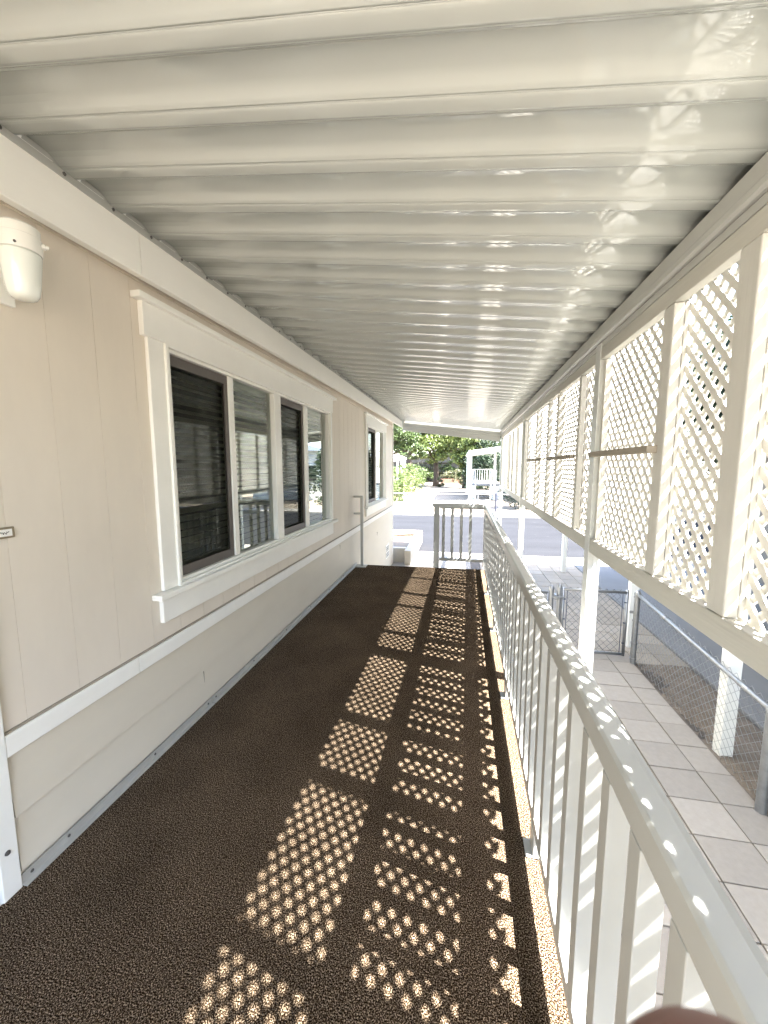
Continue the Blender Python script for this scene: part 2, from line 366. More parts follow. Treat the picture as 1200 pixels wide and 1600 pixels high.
def window(Y0, Y1, Z0, Z1, units, label, cas):
    """cas: casing extents; units: list of (screen y0,y1, glass y0,y1)"""
    win = MB()
    # white vinyl outer frame and mullions
    x0, x1 = XW - .06, XW + .012
    ys = []
    win.box(x0, x1, Y0, Y1, Z0, Z0 + .035); win.box(x0, x1, Y0, Y1, Z1 - .035, Z1)
    first = units[0][0]; last = units[-1][3]
    xl = XW + .034; lw = .020
    win.box(x1, xl, Y0, Y0 + lw, Z0 + .002, Z1 - .002); win.box(x1, xl, Y1 - lw, Y1, Z0 + .002, Z1 - .002)
    win.box(x1, xl, Y0 + lw, Y1 - lw, Z0 + .002, Z0 + .018); win.box(x1, xl, Y0 + lw, Y1 - lw, Z1 - .018, Z1 - .002)
    win.box(x0, x1, Y0, first, Z0 + .035, Z1 - .035); win.box(x0, x1, last, Y1, Z0 + .035, Z1 - .035)
    for i, u in enumerate(units):
        win.box(x0, x1 - .012, u[1], u[2], Z0 + .035, Z1 - .035)
        if i + 1 < len(units): win.box(x0, x1, u[3], units[i + 1][0], Z0 + .035, Z1 - .035)
    w = win.build('window', 'vinyl frame', house, bevel=.003)
    if label: w['label'] = label
    for u in units:
        a, b = Z0 + .036, Z1 - .036
        f = MB(); t = .035; xa, xb = XW - .032, XW - .012
        f.box(xa, xb, u[0], u[1], a, a + .055); f.box(xa, xb, u[0], u[1], b - .055, b); f.box(xa, xb, u[0], u[0] + .018, a + .055, b - .055); f.box(xa, xb, u[1] - t, u[1], a + .055, b - .055)
        f.build('screen_frame', 'bronze frame', w, bevel=.002)
        MB().add([(XW - .022, u[0] + .018, a + .055), (XW - .022, u[1] - t, a + .055), (XW - .022, u[1] - t, b - .055), (XW - .022, u[0] + .018, b - .055)], [(0, 1, 2, 3)]).build('insect_screen', 'screen', w)
        # one glass pane behind the screen, one beside it
        MB().add([(XW - .045, u[0], a), (XW - .045, u[1], a), (XW - .045, u[1], b), (XW - .045, u[0], b)], [(0, 1, 2, 3)]).build('pane', 'glass', w)
        MB().add([(XW - .030, u[2], a), (XW - .030, u[3], a), (XW - .030, u[3], b), (XW - .030, u[2], b)], [(0, 1, 2, 3)]).build('pane', 'glass', w)
    # blinds
    bl = MB(); z = Z0 + .02
    first, last = units[0][0] - .02, units[-1][3] + .02
    while z < Z1 - .06:
        c = math.cos(R(38)) * .023; s = math.sin(R(38)) * .023; xm = XW - .115
        dz = random.uniform(-.002, .002)
        bl.add([(xm - c, first, z + s + dz), (xm + c, first, z - s + dz), (xm + c, last, z - s), (xm - c, last, z + s)], [(0, 1, 2, 3)])
        z += .046
    bl.box(XW - .14, XW - .085, first, last, Z1 - .06, Z1 - .02)
    bl.build('blind', 'blind slat', w)
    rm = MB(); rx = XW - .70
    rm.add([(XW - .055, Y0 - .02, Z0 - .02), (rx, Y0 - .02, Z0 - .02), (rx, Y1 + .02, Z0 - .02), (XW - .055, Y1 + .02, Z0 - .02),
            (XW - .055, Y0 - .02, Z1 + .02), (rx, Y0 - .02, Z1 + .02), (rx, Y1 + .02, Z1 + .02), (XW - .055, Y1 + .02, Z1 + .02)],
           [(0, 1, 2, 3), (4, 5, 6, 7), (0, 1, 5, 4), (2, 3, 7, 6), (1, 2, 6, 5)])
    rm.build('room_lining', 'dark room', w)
    # casing
    (jl, jr, hz, ht, capz, hy0, hy1, cy0, cy1, sy0, sy1, ay0, ay1, az0) = cas
    for ja, jb in ((jl, Y0), (Y1, jr)): MB().box(XW + .001, XW + .022, ja, jb, Z0 + .005, hz).build('side_casing', 'trim paint', w, bevel=.003)
    MB().box(XW + .001, XW + .030, hy0, hy1, hz, ht).build('head_casing', 'trim paint', w, bevel=.003)
    MB().box(XW + .001, XW + .055, cy0, cy1, ht, capz).build('head_cap', 'trim paint', w, bevel=.004)
    MB().box(XW + .001, XW + .060, sy0, sy1, Z0 - .028, Z0 + .002).build('sill', 'trim paint', w, bevel=.004)
    MB().box(XW + .001, XW + .026, ay0, ay1, az0, Z0 - .03).build('apron', 'trim paint', w, bevel=.003)
    return w
window(*W1, [(1.915, 2.475, 2.53, 3.115), (3.235, 3.785, 3.875, 4.485)], 'wide white framed double sliding window with half open blinds',
       (1.755, 4.60, 2.128, 2.285, 2.315, 1.725, 4.615, 1.685, 4.70, 1.69, 4.68, 1.735, 4.58, .678))
window(*W2, [(6.50, 7.20, 7.26, 7.90)], 'narrow white framed sliding window beyond the wall handrail',
       (6.36, 8.14, 2.188, 2.335, 2.365, 6.33, 8.17, 6.28, 8.24, 6.29, 8.22, 6.35, 8.14, .655))

# ------------------------------------------------------------------ deck
deck = thing('porch_deck', 'long raised porch deck covered in dark brown speckled carpet', 'deck', (-.6, 3, 0))
def rx(y): return .338 + .012 * (y - 1)       # right edge of the deck
m = MB(); y0, y1 = -2.0, 5.78; n = 60
a = []
for i in range(n + 1):
    y = y0 + (y1 - y0) * i / n; a.append(y)
lo = [(XW + .012, y0), (rx(y0), y0), (rx(y1), y1 - .005), (XW + .012, y1 - .05)]
m.hexa([(p[0], p[1], -.014) for p in lo], [(p[0], p[1], 0) for p in lo]); m.build('carpet', 'carpet', deck, bevel=.006)
m = MB(); lo2 = [(XW + .012, y0), (rx(y0) - .006, y0), (rx(y1) - .006, y1 - .012), (XW + .012, y1 - .056)]
m.hexa([(p[0], p[1], -.20) for p in lo2], [(p[0], p[1], -.016) for p in lo2]); m.build('deck_frame', 'white post paint', deck)
m = MB(); m.box(XW + .011, XW + .018, .985, 2.098, .001, .040); m.box(XW + .018, XW + .040, .985, 2.098, .001, .005)
m.box(XW + .011, XW + .018, 2.104, 5.72, .001, .040); m.box(XW + .018, XW + .040, 2.104, 5.72, .001, .005)
ts = m.build('edge_strip', 'deck metal', deck, bevel=.001)
for y in (1.02, 1.16, 1.62, 2.06, 2.14, 2.62, 3.2, 3.8, 4.4, 5.0, 5.6): MB().lathe([(0, 0), (.0065, .0005), (.005, .003), (0, .0035)], (XW + .018, y, .022), 10, 'x').build('screw', 'screw metal', ts)
for i in range(3):
    z = -.2 * (i + 1)
    m = MB(); m.box(-1.44, -.30, 5.80 + .28 * i, 6.10 + .28 * i, z - .03, z); m.box(-1.44, -.30, 5.80 + .28 * i, 5.82 + .28 * i, z - .2 if i < 2 else z - .18, z - .03)
    m.build('step', 'pale concrete', deck)
for px_ in (-1.2, -.1):
    for py_ in (.2, 2.4, 4.6):
        MB().box(px_ - .05, px_ + .05, py_ - .05, py_ + .05, G - .02, -.2).build('pier', 'pale concrete', deck)

# wall-side hand rail at the head of the steps
hr = thing('grab_rail', 'short grey metal grab rail post beside the house wall at the steps', 'grab rail', (-1.40, 5.62, 0))
m = MB(); m.box(-1.424, -1.384, 5.60, 5.64, .012, 1.035); m.build('post', 'deck metal', hr, bevel=.003)
m = MB(); m.box(XW + .004, -1.385, 5.598, 5.642, 1.036, 1.066); m.build('top_rail', 'deck metal', hr, bevel=.003)
m = MB(); m.box(XW + .004, -1.425, 5.60, 5.64, .785, .815); m.build('lower_rail', 'deck metal', hr, bevel=.003)
m = MB(); m.box(-1.49, -1.34, 5.55, 5.69, .001, .012)
m.build('base_plate', 'deck metal', hr, bevel=.002)

# ------------------------------------------------------------------ deck railing (local frame: x out, y along)
AR = math.atan(.012)
rail = thing('porch_railing', 'long white metal railing with square balusters and returning end section', 'railing', (.278, 0, 0), -AR, local=True)
prof = [(.008, .905), (.011, .949), (.017, .956), (.052, .956), (.072, .942), (.074, .905)]
m = MB(); m.prism(prof, -1.6, 5.80, lambda p, t: (p[0], t, p[1])); m.build('handrail', 'rail enamel', rail, bevel=.002, off=Vector((0, 0, 0)))
m = MB(); m.box(.016, .058, -1.6, 5.80, .100, .145); m.build('bottom_rail', 'rail enamel', rail, bevel=.002)
m = MB(); m.box(.018, .058, -1.6, 5.80, .880, .9045); m.build('under_rail', 'rail enamel', rail)
bal_me = None
def baluster(x, y):
    global bal_me
    if bal_me is None:
        o = MB().box(-.021, .021, 0, .042, .1455, .8795).build('baluster', 'rail enamel', rail, bevel=.002, off=Vector((0, 0, 0))); bal_me = o
    else:
        o = bal_me.copy(); COL.objects.link(o); o.parent = rail
    o.location = (x, y, 0)
y = .638 - .137 * 12
while y < 5.7:
    baluster(.037, y); y += .137
# posts of the railing
for y in (-1.55, 5.745):
    MB().box(.0125, .0635, y, y + .05, .001, .9045).build('post', 'rail enamel', rail, bevel=.003)
for y in (-.55, .46, 1.47, 2.53, 3.60, 4.65):
    m = MB(); m.box(-.012, .056, y - .04, y + .04, .002, .008); m.box(.014, .060, y - .035, y + .035, .008, .0995); b_ = m.build('bracket', 'rail enamel', rail, bevel=.003)
# end section across the deck head (local x negative), with its own newel
EX = -.665
prof2 = [(5.765, .905), (5.768, .949), (5.775, .956), (5.805, .956), (5.828, .942), (5.83, .905)]
m = MB(); m.prism([(p[0], p[1]) for p in prof2], EX - .06, .0, lambda p, t: (t, p[0], p[1])); m.build('handrail', 'rail enamel', rail, bevel=.002)
m = MB(); m.box(EX + .05, .012, 5.776, 5.820, .100, .145); m.build('bottom_rail', 'rail enamel', rail, bevel=.002)
m = MB(); m.box(EX + .05, .0165, 5.778, 5.818, .880, .9045); m.build('under_rail', 'rail enamel', rail)
for x in (-.560, -.432, -.302, -.172): baluster(x, 5.777)
MB().box(EX - .035, EX + .045, 5.765, 5.835, -.02, .9045).build('post', 'rail enamel', rail, bevel=.003)

# ------------------------------------------------------------------ patio awning
AO = math.atan(.022)
awn = thing('patio_awning', 'glossy white ribbed metal awning roof over the porch with gutter and posts', 'awning', (-.3, 4, G))
# ribbed roof sheet: profile along y, sloping down to the right
def plane_x(y): return .755 + .022 * y
XL = XF - .006
def zl(y): return 2.560 + .008 * (y - 1)
def zr(y): return 2.325 + .004 * (y - 1)
P = .2055
prof = [(0, .004), (.0005, .006), (.003, .018), (.010, .0225), (.022, .0235), (.026, .0222), (.030, .0232), (.060, .0228), (.095, .0212), (.115, .0160), (.130, .0075), (.138, .0037), (.143, .003), (.147, .0008), (.151, .003), (.156, .001), (.162, 0), (.190, -.001), (.198, -.0003), (.2045, .0035)]
pts = []; y = 1.165 - P * 12 - .009
while y < 9.95:
    for a, z in prof:
        if y + a < 9.985: pts.append((y + a, z))
    y += P
m = MB(); nseg = 5
for k in range(nseg + 1):
    t = k / nseg
    for yy, z in pts:
        xr = plane_x(yy) + .135; x = XL + (xr - XL) * t
        # extrapolate height past the gutter plane with the same slope
        zz = zl(yy) + (zr(yy) - zl(yy)) * (x - XL) / (plane_x(yy) - XL)
        m.v.append((x, yy, zz + z))
n = len(pts)
for k in range(nseg):
    for i in range(n - 1):
        a = k * n + i; m.f.append((a, a + 1, a + n + 1, a + n))
rs = m.build('roof_panel', 'awning enamel', awn, smooth=True); rs.modifiers.new('e', 'EDGE_SPLIT').split_angle = R(24)
sm = rs.modifiers.new('thickness', 'SOLIDIFY'); sm.thickness = .004; sm.offset = 1
# wall channel with screws and scalloped closures above the fascia
m = MB()
for a, b in ((-2, 9.95),):
    m.hexa([(XF - .03, a, zl(a) - .030), (XF + .004, a, zl(a) - .030), (XF + .004, b, zl(b) - .030), (XF - .03, b, zl(b) - .030)],
           [(XF - .03, a, zl(a) - .002), (XF + .004, a, zl(a) - .002), (XF + .004, b, zl(b) - .002), (XF - .03, b, zl(b) - .002)])
wc = m.build('wall_channel', 'beam enamel', awn)
m = MB(); y = 1.165 - P * 12
while y < 9.6:
    q = [(y + .002, 0), (y + .14, 0), (y + .115, .0155), (y + .06, .0225), (y + .01, .0225)]
    m.add([(XL + .012, a, zl(a) + b - .002) for a, b in q] , [(0, 1, 2, 3, 4)])
    y += P
m.build('rib_closure', 'beam enamel', awn)
y = 1.105
while y < 9.9:
    MB().lathe([(0, 0), (.007, .0005), (.0055, .004), (0, .005)], (XF + .004, y, zl(y) - .015), 8, 'x').build('screw', 'screw metal', wc); y += P if random.random() < .75 else P * .5
m = MB(); m.hexa([(XF - .12, -2.5, zl(-2.5) + .040), (XF + .10, -2.5, zl(-2.5) + .034), (XF + .10, 9.99, zl(9.99) + .034), (XF - .12, 9.99, zl(9.99) + .040)], [(XF - .12, -2.5, zl(-2.5) + .046), (XF + .10, -2.5, zl(-2.5) + .040), (XF + .10, 9.99, zl(9.99) + .040), (XF - .12, 9.99, zl(9.99) + .046)])
m.build('edge_light_block', 'beam enamel', awn)  # added strip above the roof edge, keeps sun out of the wall gap
# gutter: built in the rotated frame of the outer line
def outp(lx, y, z): return Vector((plane_x(y) + lx, y, z))
def outbox(mb, lx0, lx1, y0, y1, z0, z1, dz=0.0):
    f = lambda lx, y, z: outp(lx, y, z + dz * (y - 1.5))
    mb.hexa([f(lx0, y0, z0), f(lx1, y0, z0), f(lx1, y1, z0), f(lx0, y1, z0)], [f(lx0, y0, z1), f(lx1, y0, z1), f(lx1, y1, z1), f(lx0, y1, z1)]); return mb
m = MB()
gp = [(-.004, 2.320), (-.010, 2.316), (-.010, 2.262), (-.018, 2.252), (-.018, 2.232), (-.006, 2.226), (.11, 2.226), (.11, 2.350), (.104, 2.350), (.104, 2.26), (.0, 2.26), (.0, 2.320)]
m.prism(gp, -2.2, 10.0, lambda p, t: outp(p[0], t, p[1] + .004 * (t - 1)))
m.build('gutter', 'beam enamel', awn)
m = MB(); outbox(m, .004, .10, -2.2, 9.93, 2.196, 2.2265, .004); m.build('header_beam', 'beam enamel', awn, bevel=.002)
# end beam across the far end: channel on top of a slimmer strip
m = MB()
m.hexa([(XF + .002, 9.985, 2.47), (.985, 9.985, 2.225), (.985, 10.03, 2.225), (XF + .002, 10.03, 2.47)], [(XF + .002, 9.985, 2.655), (.985, 9.985, 2.375), (.985, 10.03, 2.375), (XF + .002, 10.03, 2.655)])
m.build('end_channel', 'beam enamel', awn, bevel=.003)
m = MB()
m.hexa([(XF + .002, 9.99, 2.385), (.955, 9.99, 2.085), (.955, 10.025, 2.085), (XF + .002, 10.025, 2.385)], [(XF + .002, 9.99, 2.468), (.955, 9.99, 2.223), (.955, 10.025, 2.223), (XF + .002, 10.025, 2.468)])
m.build('end_beam', 'beam enamel', awn, bevel=.003)
# steel posts
for y in (-.68, 2.63, 6.00, 9.90):
    m = MB()
    a = plane_x(y)
    x0, x1 = a - .004, a + .062
    m.box(x0, x1, y, y + .085, G, 2.2255 if y > 0 else 2.2)
    # raised corner lips of the folded steel
    m.box(x0 - .002, x0 + .010, y - .004, y + .004, G + .02, 2.2); m.box(x1 - .010, x1 + .002, y - .004, y + .004, G + .02, 2.2)
    m.box(x0 + .026, x0 + .040, y - .003, y, G + .02, 2.2)
    po = m.build('post', 'post enamel', awn, bevel=.003)
    MB().box(x0 - .03, x1 + .03, y - .03, y + .115, G + .001, G + .012).build('foot_plate', 'galvanised', po)

# ------------------------------------------------------------------ lattice screens between the posts
PITCH = .0765 / math.sqrt(2); SLW = .0238
def clip_poly(poly, rect):
    x0, x1, z0, z1 = rect
    for ax, lim, keep in ((0, x0, 1), (0, x1, -1), (1, z0, 1), (1, z1, -1)):
        o = []
        for i in range(len(poly)):
            p, q = poly[i], poly[(i + 1) % len(poly)]
            ip = (p[ax] - lim) * keep >= 0; iq = (q[ax] - lim) * keep >= 0
            if ip: o.append(p)
            if ip != iq:
                t = (lim - p[ax]) / (q[ax] - p[ax]); o.append((p[0] + t * (q[0] - p[0]), p[1] + t * (q[1] - p[1])))
        poly = o
        if len(poly) < 3: return []
    return poly
def lattice(mb, y0, y1, z0, z1, lx, ph=(0, 0)):
    for layer, sgn in ((0, 1), (1, -1)):
        xa = lx + .0082 * layer; xb = xa + .008
        d = Vector((1, sgn)).normalized(); nrm = Vector((-d.y, d.x))
        corners = [Vector(c) for c in ((y0, z0), (y1, z0), (y0, z1), (y1, z1))]
        ks = [c.dot(nrm) for c in corners]
        k = math.floor((min(ks) - ph[layer]) / PITCH) * PITCH + ph[layer]
        while k < max(ks) + PITCH:
            c = nrm * k; L_ = 20
            t0 = c - nrm * SLW / 2; t1 = c + nrm * SLW / 2
            quad = [tuple(t0 - d * L_), tuple(t0 + d * L_), tuple(t1 + d * L_), tuple(t1 - d * L_)]
            q = clip_poly(quad, (y0, y1, z0, z1))
            if len(q) >= 3:
                mb.prism(q, xa, xb, lambda p, t: outp(t, p[0], p[1]))
            k += PITCH
ZB0, ZB1 = .962, 1.048
def screen_bay(y0, y1, studs, shelves, label, lo, jog=0.0):
    t = thing('lattice_screen', label, 'lattice screen', (plane_x(y0), y0, ZB0), group='lattice screens between the awning posts')
    m = MB(); outbox(m, .0, .038, y0, y1, 2.122, 2.190, .004); m.build('top_rail', 'rail wood paint', t, bevel=.004)
    m = MB(); outbox(m, -.003, .039, y0, y1, ZB0 + jog, ZB1 + jog); m.build('bottom_rail', 'rail wood paint', t, bevel=.004)
    for a, b in studs:
        m = MB(); outbox(m, .0, .038, a, b, ZB1 + jog + .001, 2.121); m.build('stud', 'wood paint', t, bevel=.005)
        if b - a > .06:
            m = MB(); outbox(m, .041, .055, a + .003, b - .02, ZB1 + jog + .002, 2.121); m.build('batten', 'wood paint', t, bevel=.002)
    for a, b in ((y0, y0 + .03), (y1 - .03, y1)):
        m = MB(); outbox(m, .020, .055, a, b, ZB1 + jog + .001, 2.121); m.build('edge_batten', 'lattice paint', t, bevel=.002)
    for a, b in shelves:
        zs = 1.46 if a < .5 else 1.553
        m = MB(); outbox(m, -.040, -.0005, a, b, zs, zs + (.08 if a < .5 else .031)); m.build('shelf', 'bare shelf wood', t, bevel=.003)
    m = MB(); lattice(m, y0 + .002, y1 - .002, lo, 2.185, .056, (random.random() * .05, random.random() * .05))
    m.build('lattice', 'lattice paint', t)
    return t
screen_bay(-.58, 2.626, [(-.10, -.03), (.30, .37), (.625, .70), (1.302, 1.392), (1.765, 1.85)], [(.0, .66), (1.81, 2.62)], 'nearest lattice screen with knotty studs and a short wooden shelf', .938)
screen_bay(2.718, 5.996, [(3.03, 3.09), (3.73, 3.79), (4.15, 4.21), (4.81, 4.875), (5.5, 5.56)], [(3.09, 3.95), (4.28, 5.25)], 'middle lattice screen with two shelf rails between the steel posts', .938, -.004)
screen_bay(6.089, 9.896, [(6.75, 6.81), (7.45, 7.51), (8.2, 8.26), (8.95, 9.01)], [], 'farthest lattice screen with narrow bays next to the road', .938, -.004)

# ------------------------------------------------------------------ porch lamp, nameplate
lamp = thing('porch_lamp', 'white jelly jar porch lamp on a square plate by the near end of the fascia', 'lamp', (-1.44, 1.165, 2.16))
c = (-1.425, 1.128)
m = MB(); m.box(XW + .001, XW + .020, 1.0, 1.165, 2.04, 2.30); m.build('back_plate', 'trim paint', lamp, bevel=.003)
m = MB(); m.lathe([(.0, .0), (.058, 0), (.060, .004), (.060, .046), (.057, .048), (.057, .075), (.050, .082), (0, .082)], (c[0], c[1], 2.19), 32); m.tube([(c[0] - .02, c[1], 2.235), (XW + .02, c[1] - .05, 2.235)], .032, 16)
m.build('socket', 'lamp ceramic', lamp, smooth=True).modifiers.new('e', 'EDGE_SPLIT').split_angle = R(35)
m = MB(); m.lathe([(0, -.145), (.022, -.145), (.034, -.140), (.041, -.128), (.046, -.105), (.052, -.05), (.0565, -.008), (.0565, 0), (0, 0)], (c[0], c[1], 2.1895), 32)
m.build('glass_jar', 'lamp glass', lamp, smooth=True)
m = MB(); m.tube([(c[0] + .045, c[1] + .035, 2.222), (c[0] + .054, c[1] + .042, 2.222)], [.009, .009], 12); m.tube([(c[0] + .054, c[1] + .042, 2.222), (c[0] + .061, c[1] + .048, 2.222)], [.006, .005], 10)
m.build('thumbscrew', 'lamp ceramic', lamp)
m = MB(); m.tube([(c[0] + .040, c[1] - .044, 2.200), (c[0] + .043, c[1] - .047, 2.200)], .004, 8); m.build('screw', 'screw metal', lamp)

np_ = thing('name_plate', 'small framed name plate with dark script on the siding', 'name plate', (XW, .99, 1.26))
zc = 1.272
MB().box(XW + .0005, XW + .008, .992, 1.094, zc - .019, zc + .019).build('frame', 'brass', np_, bevel=.003)
MB().box(XW + .008, XW + .0095, .996, 1.084, zc - .012, zc + .012).build('card', 'paper', np_)
m = MB(); yy = 1.010; pts_ = []
rr = random.Random(3)
while yy < 1.074:
    pts_.append((XW + .0102, yy, zc + rr.uniform(-.0055, .0055))); yy += .0022
m.tube(pts_, .0010, 4); m.build('script', 'ink', np_)

# ------------------------------------------------------------------ chain link
def chain(mb, fn, L_, H_, w=.040, r=.0021, n=3):
    """zigzag wires; fn(u, v) -> point"""
    cols = int(L_ / w); rows = int(H_ / w)
    for i in range(cols):
        pts = []
        for k in range(rows + 1):
            u = (i + ((k + i) % 2)) * w
            pts.append(fn(min(u, L_), k * H_ / rows))
        mb.tube(pts, r, n, cap=False)
def pipe_post(x, y, z1, parent, r=.03, name='post', mt='galvanised'):
    m = MB(); m.lathe([(r, G - .05), (r, z1 - .035), (r + .004, z1 - .034), (r + .004, z1 - .01), (r * .7, z1 + .012), (r * .25, z1 + .022)], (x, y, 0), 16)
    o = m.build(name, mt, parent, smooth=True); o.modifiers.new('e', 'EDGE_SPLIT').split_angle = R(40); return o
FX = 2.045
fence = thing('chain_link_fence', 'grey chain link fence with pipe top rail along the dirt strip', 'fence', (FX, 3, G))
pipe_post(FX, 4.85, .06, fence, .030); pipe_post(FX - .01, 2.82, -.06, fence, .032); pipe_post(FX, .9, -.08, fence, .03)
def ft(y): return .032 - .062 * (4.85 - y) if y > 2.8 else -.095
m = MB(); m.tube([(FX, 4.83, ft(4.85)), (FX, 3.85, ft(3.85)), (FX, 2.82, ft(2.82)), (FX, .9, -.095), (FX, -1.5, -.095)], .019, 12)
for y in (4.2, 3.05): m.tube([(FX, y, ft(y)), (FX, y + .1, ft(y + .1))], .0225, 12)
m.build('top_rail', 'galvanised', fence, smooth=True)
m = MB(); chain(m, lambda u, v: (FX + .022 + random.uniform(-.002, .002), 4.82 - u, G + .02 + v * (ft(4.82 - u) - G + .015) / .8), 5.4, .8); m.build('mesh', 'galvanised wire', fence, smooth=True)
m = MB()
for z in (.0, -.28, -.55, -.74): m.lathe([(.033, 0), (.036, .001), (.036, .02), (.033, .021)], (FX, 4.85, z - .01), 14)
m.box(FX - .06, FX + .0, 4.86, 4.885, -.20, -.175); m.build('band', 'galvanised', fence)

gate = thing('chain_link_gate', 'closed chain link walk gate with pipe frame across the paver path', 'gate', (1.6, 4.95, G))
gy = 4.95; gx0, gx1, gz0, gz1 = 1.27, 1.975, -.745, .02
m = MB(); m.tube([(gx0, gy, gz0), (gx1, gy, gz0)], .018, 10); m.tube([(gx1, gy, gz0 - .018), (gx1, gy, gz1 + .03)], .018, 10); m.tube([(gx1, gy, gz1), (gx0, gy, gz1)], .018, 10); m.tube([(gx0, gy, gz0 - .018), (gx0, gy, gz1 + .02)], .018, 10)
m.build('frame', 'galvanised', gate, smooth=True)
m = MB(); m.tube([(gx0 + .045, gy, gz0), (gx0 + .045, gy, gz1)], .004, 6); m.tube([(gx1 - .045, gy, gz0), (gx1 - .045, gy, gz1)], .004, 6)
for z in (-.6, -.35, -.1):
    for x in (gx0, gx1): m.tube([(x - .03 if x == gx1 else x, gy - .012, z), (x if x == gx1 else x + .03, gy - .012, z)], .007, 6)
m.build('tension_bar', 'dark paint', gate)
m = MB(); chain(m, lambda u, v: (gx0 + .04 + u, gy + random.uniform(-.002, .002), gz0 + v), gx1 - gx0 - .08, gz1 - gz0 + .03, w=.040, r=.0024); m.build('mesh', 'shaded wire', gate, smooth=True)
pipe_post(1.225, gy, .065, gate, .024); pipe_post(1.135, gy, .045, gate, .026)
m = MB(); m.box(1.135, 1.27, gy - .03, gy - .012, -.09, -.065); m.box(1.17, 1.19, gy - .04, gy + .03, -.105, -.05); m.build('latch', 'galvanised', gate)
gate2 = thing('garden_fence', 'short chain link fence length left of the walk gate', 'fence', (.95, gy, G))
m = MB(); m.tube([(1.09, gy, -.03), (.62, gy, -.03)], .018, 10); m.tube([(1.09, gy, G + .03), (1.09, gy, -.02)], .016, 10); m.build('frame', 'galvanised', gate2, smooth=True)
m = MB(); chain(m, lambda u, v: (.62 + u, gy + random.uniform(-.002, .002), -.76 + v), .46, .75, w=.040, r=.0024); m.build('mesh', 'shaded wire', gate2, smooth=True)

# ------------------------------------------------------------------ neighbour's carport on the right
cp = thing('carport', 'open carport on square white posts shading the grey slab', 'carport', (3.5, 3, G))
for x, y in ((2.14, 3.40), (2.20, 5.34), (2.285, 9.0), (2.14, .9)):
    MB().box(x - .048, x + .048, y - .048, y + .048, G - .02, 1.70).build('post', 'white post paint', cp, bevel=.006)
MB().box(2.03, 5.72, -4, 9.15, 1.70, 1.80).build('roof', 'carport soffit', cp, bevel=.01)
m = MB()
for i in range(20): m.box(2.04, 5.7, -3.9 + i * .65, -3.86 + i * .65, 1.66, 1.699)
m.build('rafter', 'carport soffit', cp)
nh = thing('tan_house', 'tan mobile home with dark windows behind the carport', 'house', (7.5, 2, G))
MB().box(5.8, 10, -6, 9.6, G, 2.1).build('wall', 'tan siding', nh)
MB().prism([(5.5, 2.1), (7.9, 2.9), (10.3, 2.1)], -6.3, 9.9, lambda p, t: (p[0], t, p[1])).build('roof', 'grey shingle', nh)
for y in (-1.5, 1.8, 4.2, 7.0):
    f = MB().box(5.76, 5.80, y, y + 1.3, .2, 1.4).build('window', 'vinyl frame', nh); MB().box(5.75, 5.758, y + .08, y + 1.22, .28, 1.32).build('pane', 'dark glass', f)

# ------------------------------------------------------------------ across the road
def at(px, py, Y):
    d = _r * (px - 600) + _u * (800 - py) + _f * 615
    return Vector((0, 0, 1.5)) + d * (Y / d.y)
ff = thing('wire_fence', 'low chain link fence on thin posts across the road', 'fence', (-1, 20.35, G))
for x in (-4.2, -1.64, .95): pipe_post(x, 20.35, .10, ff, .024)
m = MB(); m.tube([(-7, 20.35, .085), (2.0, 20.35, .085)], .017, 8); m.tube([(2.0, 20.35, .085), (6, 20.35, .085)], .017, 8); m.build('top_rail', 'galvanised wire', ff)
m = MB(); chain(m, lambda u, v: (-7 + u, 20.36, G + .04 + v), 11, .85, w=.055, r=.0018); m.build('mesh', 'galvanised wire', ff)
pipe_post(1.83, 20.35, .16, ff, .05, mt='dark paint')
pl_ = thing('block_planter', 'low raised planter of pale blocks at the house corner', 'planter', (-1.5, 10.4, G))
m = MB()
for a in ((-1.22, -1.07, 8.95, 11.9), (-3.2, -1.22, 11.75, 11.9), (-3.2, -1.22, 9.2, 9.35)):
    y = a[2]
    if a[1] - a[0] < .3:
        while y < a[3] - .01: m.box(a[0], a[1], y, min(y + .4, a[3]) - .006, G - .02, -.46); y += .4
    else:
        x = a[0]
        while x < a[1] - .01: m.box(x, min(x + .4, a[1]) - .006, a[2], a[3], G - .02, -.46); x += .4
m.build('block', 'planter block', pl_, bevel=.01)
MB().box(-3.2, -1.23, 9.36, 11.74, G, -.56).build('soil', 'yard dirt', pl_)
tb = MB(); tb.tube([(-1.9, 11.2, -.53), (-1.5, 11.45, -.52), (-1.25, 11.5, -.53)], [.03, .04, .025], 8); tag(tb.build('fallen_branch', 'bark'), 'short brown branch lying on the planter soil', 'branch')

# neighbouring porch with white awning
ph = thing('porch', 'small raised porch with white flat awning, railings and steps across the road', 'porch', (1.6, 28, G))
MB().box(.62, .79, 26.35, 26.5, G, 2.36).build('post', 'white post paint', ph)
MB().box(2.28, 2.42, 27.6, 27.74, G, 2.50).build('post', 'white post paint', ph)
MB().box(.62, .79, 35.6, 35.75, G, 2.36).build('post', 'white post paint', ph)
m = MB(); m.hexa([(.55, 26.0, 2.30), (3.0, 26.0, 2.60), (3.0, 36, 2.60), (.55, 36, 2.30)], [(.55, 26.0, 2.46), (3.0, 26.0, 2.79), (3.0, 36, 2.79), (.55, 36, 2.46)]); m.build('roof', 'white siding', ph)
MB().box(.80, 3.0, 28.3, 35, .12, .24).build('floor', 'slab concrete', ph)
MB().box(2.1, 3.0, 28.25, 28.3, G, .12).build('skirting', 'white siding', ph)
MB().box(.8, 1.1, 28.25, 28.3, G, .12).build('skirting', 'white siding', ph)
for i in range(4):
    z = .12 - .22 * (i + 1)
    MB().box(1.12, 2.06, 28.0 - .28 * i, 28.3 - .28 * i, z - .05, z).build('step', 'pale concrete' if i == 3 else 'step carpet', ph)
